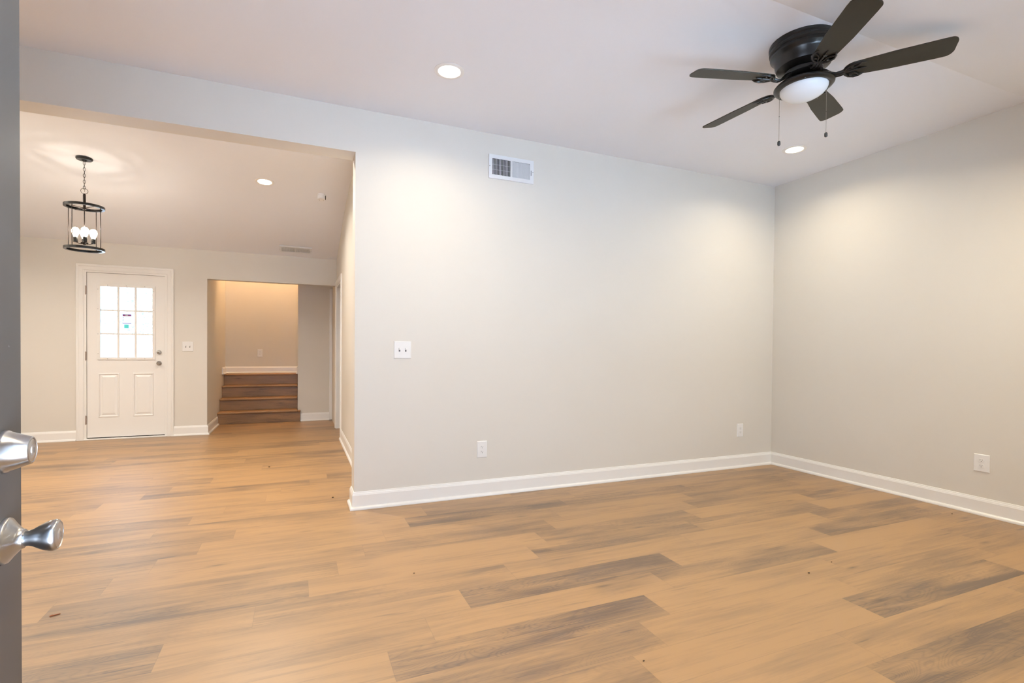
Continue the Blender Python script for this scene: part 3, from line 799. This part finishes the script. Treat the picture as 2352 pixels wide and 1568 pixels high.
bm = NB(); lathe(bm, [(0, .014), (.052, .012), (.054, -.004), (.050, -.016), (0, -.016)], 40); link('switch_housing', bm, M_BLACK, fan, smooth=True)
bm = NB(); lathe(bm, [(0, -.008), (.060, -.010), (.110, -.014), (.140, -.022), (.149, -.032), (.149, -.040), (.142, -.048), (.128, -.052), (.121, -.050), (.119, -.044), (0, -.044)], 72)
lr = link('light_ring', bm, M_BLACK, fan, smooth=True)
for k in range(3):
    t = math.radians(-20 + 120 * k)
    bm = NB(); lathe(bm, [(0, 0), (.005, 0), (.004, .004), (0, .005)], 12, Matrix.Translation((.134 * math.cos(t), .134 * math.sin(t), -.049)) @ Matrix.Rotation(math.pi, 4, 'X')); link('screw', bm, M_DARK, lr)
bm = NB(); lathe(bm, [(.120, -.046), (.119, -.056), (.112, -.070), (.098, -.084), (.076, -.096), (.045, -.104), (.018, -.107), (0, -.1075)], 64, cap=False); link('glass_bowl', bm, M_FROST, fan, smooth=True, label='frosted white glass bowl')
def blade_outline():
    r0, r1 = .185, .662; pts = []
    def half(s):
        w0, w1 = .052, .068; o = []
        for i in range(9):   # rounded root
            a = math.pi / 2 * i / 8; o.append((r0 + .05 * (1 - math.sin(a)) * 0 + .055 * (1 - math.cos(math.pi / 2 * i / 8)), s * w0 * math.sin(a)))
        o.append((.40, s * (w0 + (w1 - w0) * .75)))
        o.append((r1 - .06, s * w1))
        cr = .04
        for i in range(1, 9):
            a = math.pi / 2 * i / 8; o.append((r1 - .035 + .035 * math.sin(a) - .004 * 0, s * (w1 - cr + cr * math.cos(a))))
        return o
    up = half(1); dn = half(-1); return up + dn[::-1][:-1]
BO = blade_outline()
def bracket(bm):
    # arm from the flywheel, dropping then rising to the blade, and the scrolled fork under the blade root
    arm = [(.082, 0, .030), (.105, 0, .020), (.128, 0, -.004), (.150, 0, -.014), (.172, 0, -.013), (.190, 0, -.0085)]
    for s in (-1, 1): tube(bm, [(x, s * (.010 + .004 * i / 5), z_) for i, (x, y, z_) in enumerate(arm)], .0065, 8)
    tube(bm, arm, .007, 8)
    for s in (-1, 1):
        tube(bm, [(.186, 0, -.009), (.195, s * .022, -.009), (.212, s * .041, -.009), (.238, s * .053, -.009), (.262, s * .052, -.008), (.285, s * .040, -.007)], [.006, .0065, .0065, .006, .0045, .002], 8)
        tube(bm, [(.192, s * .004, -.009), (.215, s * .016, -.009), (.238, s * .020, -.009), (.252, s * .034, -.008), (.262, s * .050, -.008)], .0045, 8)
    tube(bm, [(.188, 0, -.009), (.230, 0, -.009), (.262, 0, -.008), (.290, 0, -.006)], [.006, .0055, .005, .002], 8)
    for x, y in ((.222, .030), (.222, -.030), (.258, 0)):
        lathe(bm, [(0, 0), (.008, 0), (.007, -.006), (0, -.007)], 12, Matrix.Translation((x, y, -.006)))
ph = 2.912
bmb = NB()
prism(bmb, [(x, y, 0) for x, y in BO], Vector((0, 0, -.003)), Vector((0, 0, .003)))
blade0 = link('blade', bmb, M_BLADE, fan, bevel=.0012)
bmk = NB(); bracket(bmk); brk0 = link('blade_bracket', bmk, M_BLACK, blade0, smooth=True)
for k in range(5):
    a = ph - math.radians(72 * k)
    # left side (counter-clockwise side) of each blade hangs lower
    mt = Matrix.Rotation(a, 4, 'Z') @ Matrix.Rotation(math.radians(-12), 4, 'X')
    if k == 0: b_, c_ = blade0, brk0
    else:
        b_ = blade0.copy(); COL.objects.link(b_); b_.parent = fan
        c_ = brk0.copy(); COL.objects.link(c_); c_.parent = b_
    b_.matrix_local = mt
def chain(x, y, z1, z0, zpull):
    bm = NB(); w = lambda p: FI @ Vector(p)
    tube(bm, [w((x, y, z1)), w((x, y, (z0 + z1) / 2)), w((x, y, z0))], .0011, 6)
    nb = 0; zz = z1
    c = link('pull_chain', bm, mat('chain_steel', (.30, .27, .24), .4, metal=.8), fan)
    bm = NB(); lathe(bm, [(0, .0), (.004, -.001), (.008, -.006), (.0085, -.020), (.006, -.026), (0, -.027)], 16, Matrix.Translation(w((x, y, z0)))); link('pull_knob', bm, M_DARK, c, smooth=True); bm = NB()
    lathe(bm, [(0, .003), (.0028, 0), (0, -.003)], 8, Matrix.Translation(w((x, y, zpull))))
    link('chain_bead', bm, M_DARK, c, smooth=True)
chain(2.470, 2.035, 2.632, 2.335, 2.47)
chain(2.710, 1.932, 2.640, 2.385, 2.50)

# ------------------------------------------------------------------ bits on the floor
bm = NB()
pts = [(-.020, -.006, 0), (-.012, .004, 0), (-.004, .001, 0), (.010, .006, 0), (.024, .008, 0), (.026, .004, 0), (.008, -.002, 0), (-.006, -.006, 0), (-.016, -.012, 0)]
prism(bm, pts, Vector((0, 0, .001)), Vector((0, 0, .004)))
o = link('leaf_fragment', bm, M_LEAF, label='small rust-brown leaf scrap on the floor right of the open entry door', cat='leaf')
o.location = (-.958, 2.743, 0); o.scale = (.75, .8, 1)
crumbs = [(2.468, 1.812, .007, 'tiny dark crumb on the pale planks, nearest the lower right corner'), (2.714, 1.861, .005, 'faint dark crumb on the pale planks just beyond the larger one'),
          (4.354, 2.102, .006, 'dark crumb lying beside the right-hand baseboard'), (.554, 2.576, .005, 'dark crumb on the plank in the middle foreground'),
          (-.252, 5.415, .011, 'black crumb on the far room floor in front of the hall opening'), (.251, 4.129, .010, 'black crumb on the floor left of the wall end'),
          (1.189, 1.524, .005, 'dark crumb on the planks at the bottom centre of the floor')]
for i, (x, y, s, lb) in enumerate(crumbs):
    bm = NB(); bmesh.ops.create_icosphere(bm, subdivisions=1, radius=s)
    rnd = random.Random(i)
    for v in bm.verts: v.co = Vector((v.co.x * rnd.uniform(.7, 1.2), v.co.y * rnd.uniform(.5, .8), v.co.z * .4 + s * .4))
    o = link('crumb', bm, M_CRUMB, label=lb, cat='debris', group='dark crumbs scattered on the floor'); o.location = (x, y, 0)

# ------------------------------------------------------------------ outdoors: ground and pale trees seen through the far door
M_GROUND = mat('outdoor_ground', (.70, .75, .82), .9)
bm = NB(); box(bm, -30, 30, 9.9, 45, -.25, -.15); link('ground_back', bm, M_GROUND, **S)
bm = NB(); box(bm, -12, 12, -20, -.02, -.25, -.15); link('ground_front', bm, M_GROUND, **S)
M_FOL = mat('foliage', (.24, .54, .52), .8); M_BARK = mat('bark', (.25, .22, .2), .9)
def tree(x, y, h, seed, label):
    rnd = random.Random(seed)
    e = empty('tree', (x, y, -.15), label=label, cat='tree', group='trees behind the house')
    bm = NB(); tube(bm, [(0, 0, 0), (.1, 0, h * .4), (.0, .1, h * .8)], [.14, .1, .04], 8)
    for k in range(5):
        a = rnd.uniform(0, 6.3); tube(bm, [(.05, 0, h * .35 + k * .2), (.6 * math.cos(a), .6 * math.sin(a), h * .6 + k * .2)], [.05, .02], 6)
    link('trunk', bm, M_BARK, e)
    bm = NB()
    for k in range(3000):
        a = rnd.uniform(0, 6.3); r = 1.3 * rnd.random() ** .5; zz = h * rnd.uniform(.45, 1.1); r *= 1 - abs(zz / h - .7)
        c = Vector((r * math.cos(a), r * math.sin(a), zz)); s = rnd.uniform(.02, .05)
        d1_ = Vector((rnd.uniform(-1, 1), rnd.uniform(-1, 1), rnd.uniform(-1, 1))).normalized() * s; d2_ = d1_.orthogonal().normalized() * s * .6
        bm.faces.new([bm.verts.new(c + q) for q in (d1_, d2_, -d1_, -d2_)])
    link('foliage', bm, M_FOL, e)
tree(-3.3, 15.5, 3.6, 1, 'pale tree seen through the right panes of the back door')
tree(-4.6, 19.0, 4.2, 2, 'faint tree seen through the middle panes of the back door')
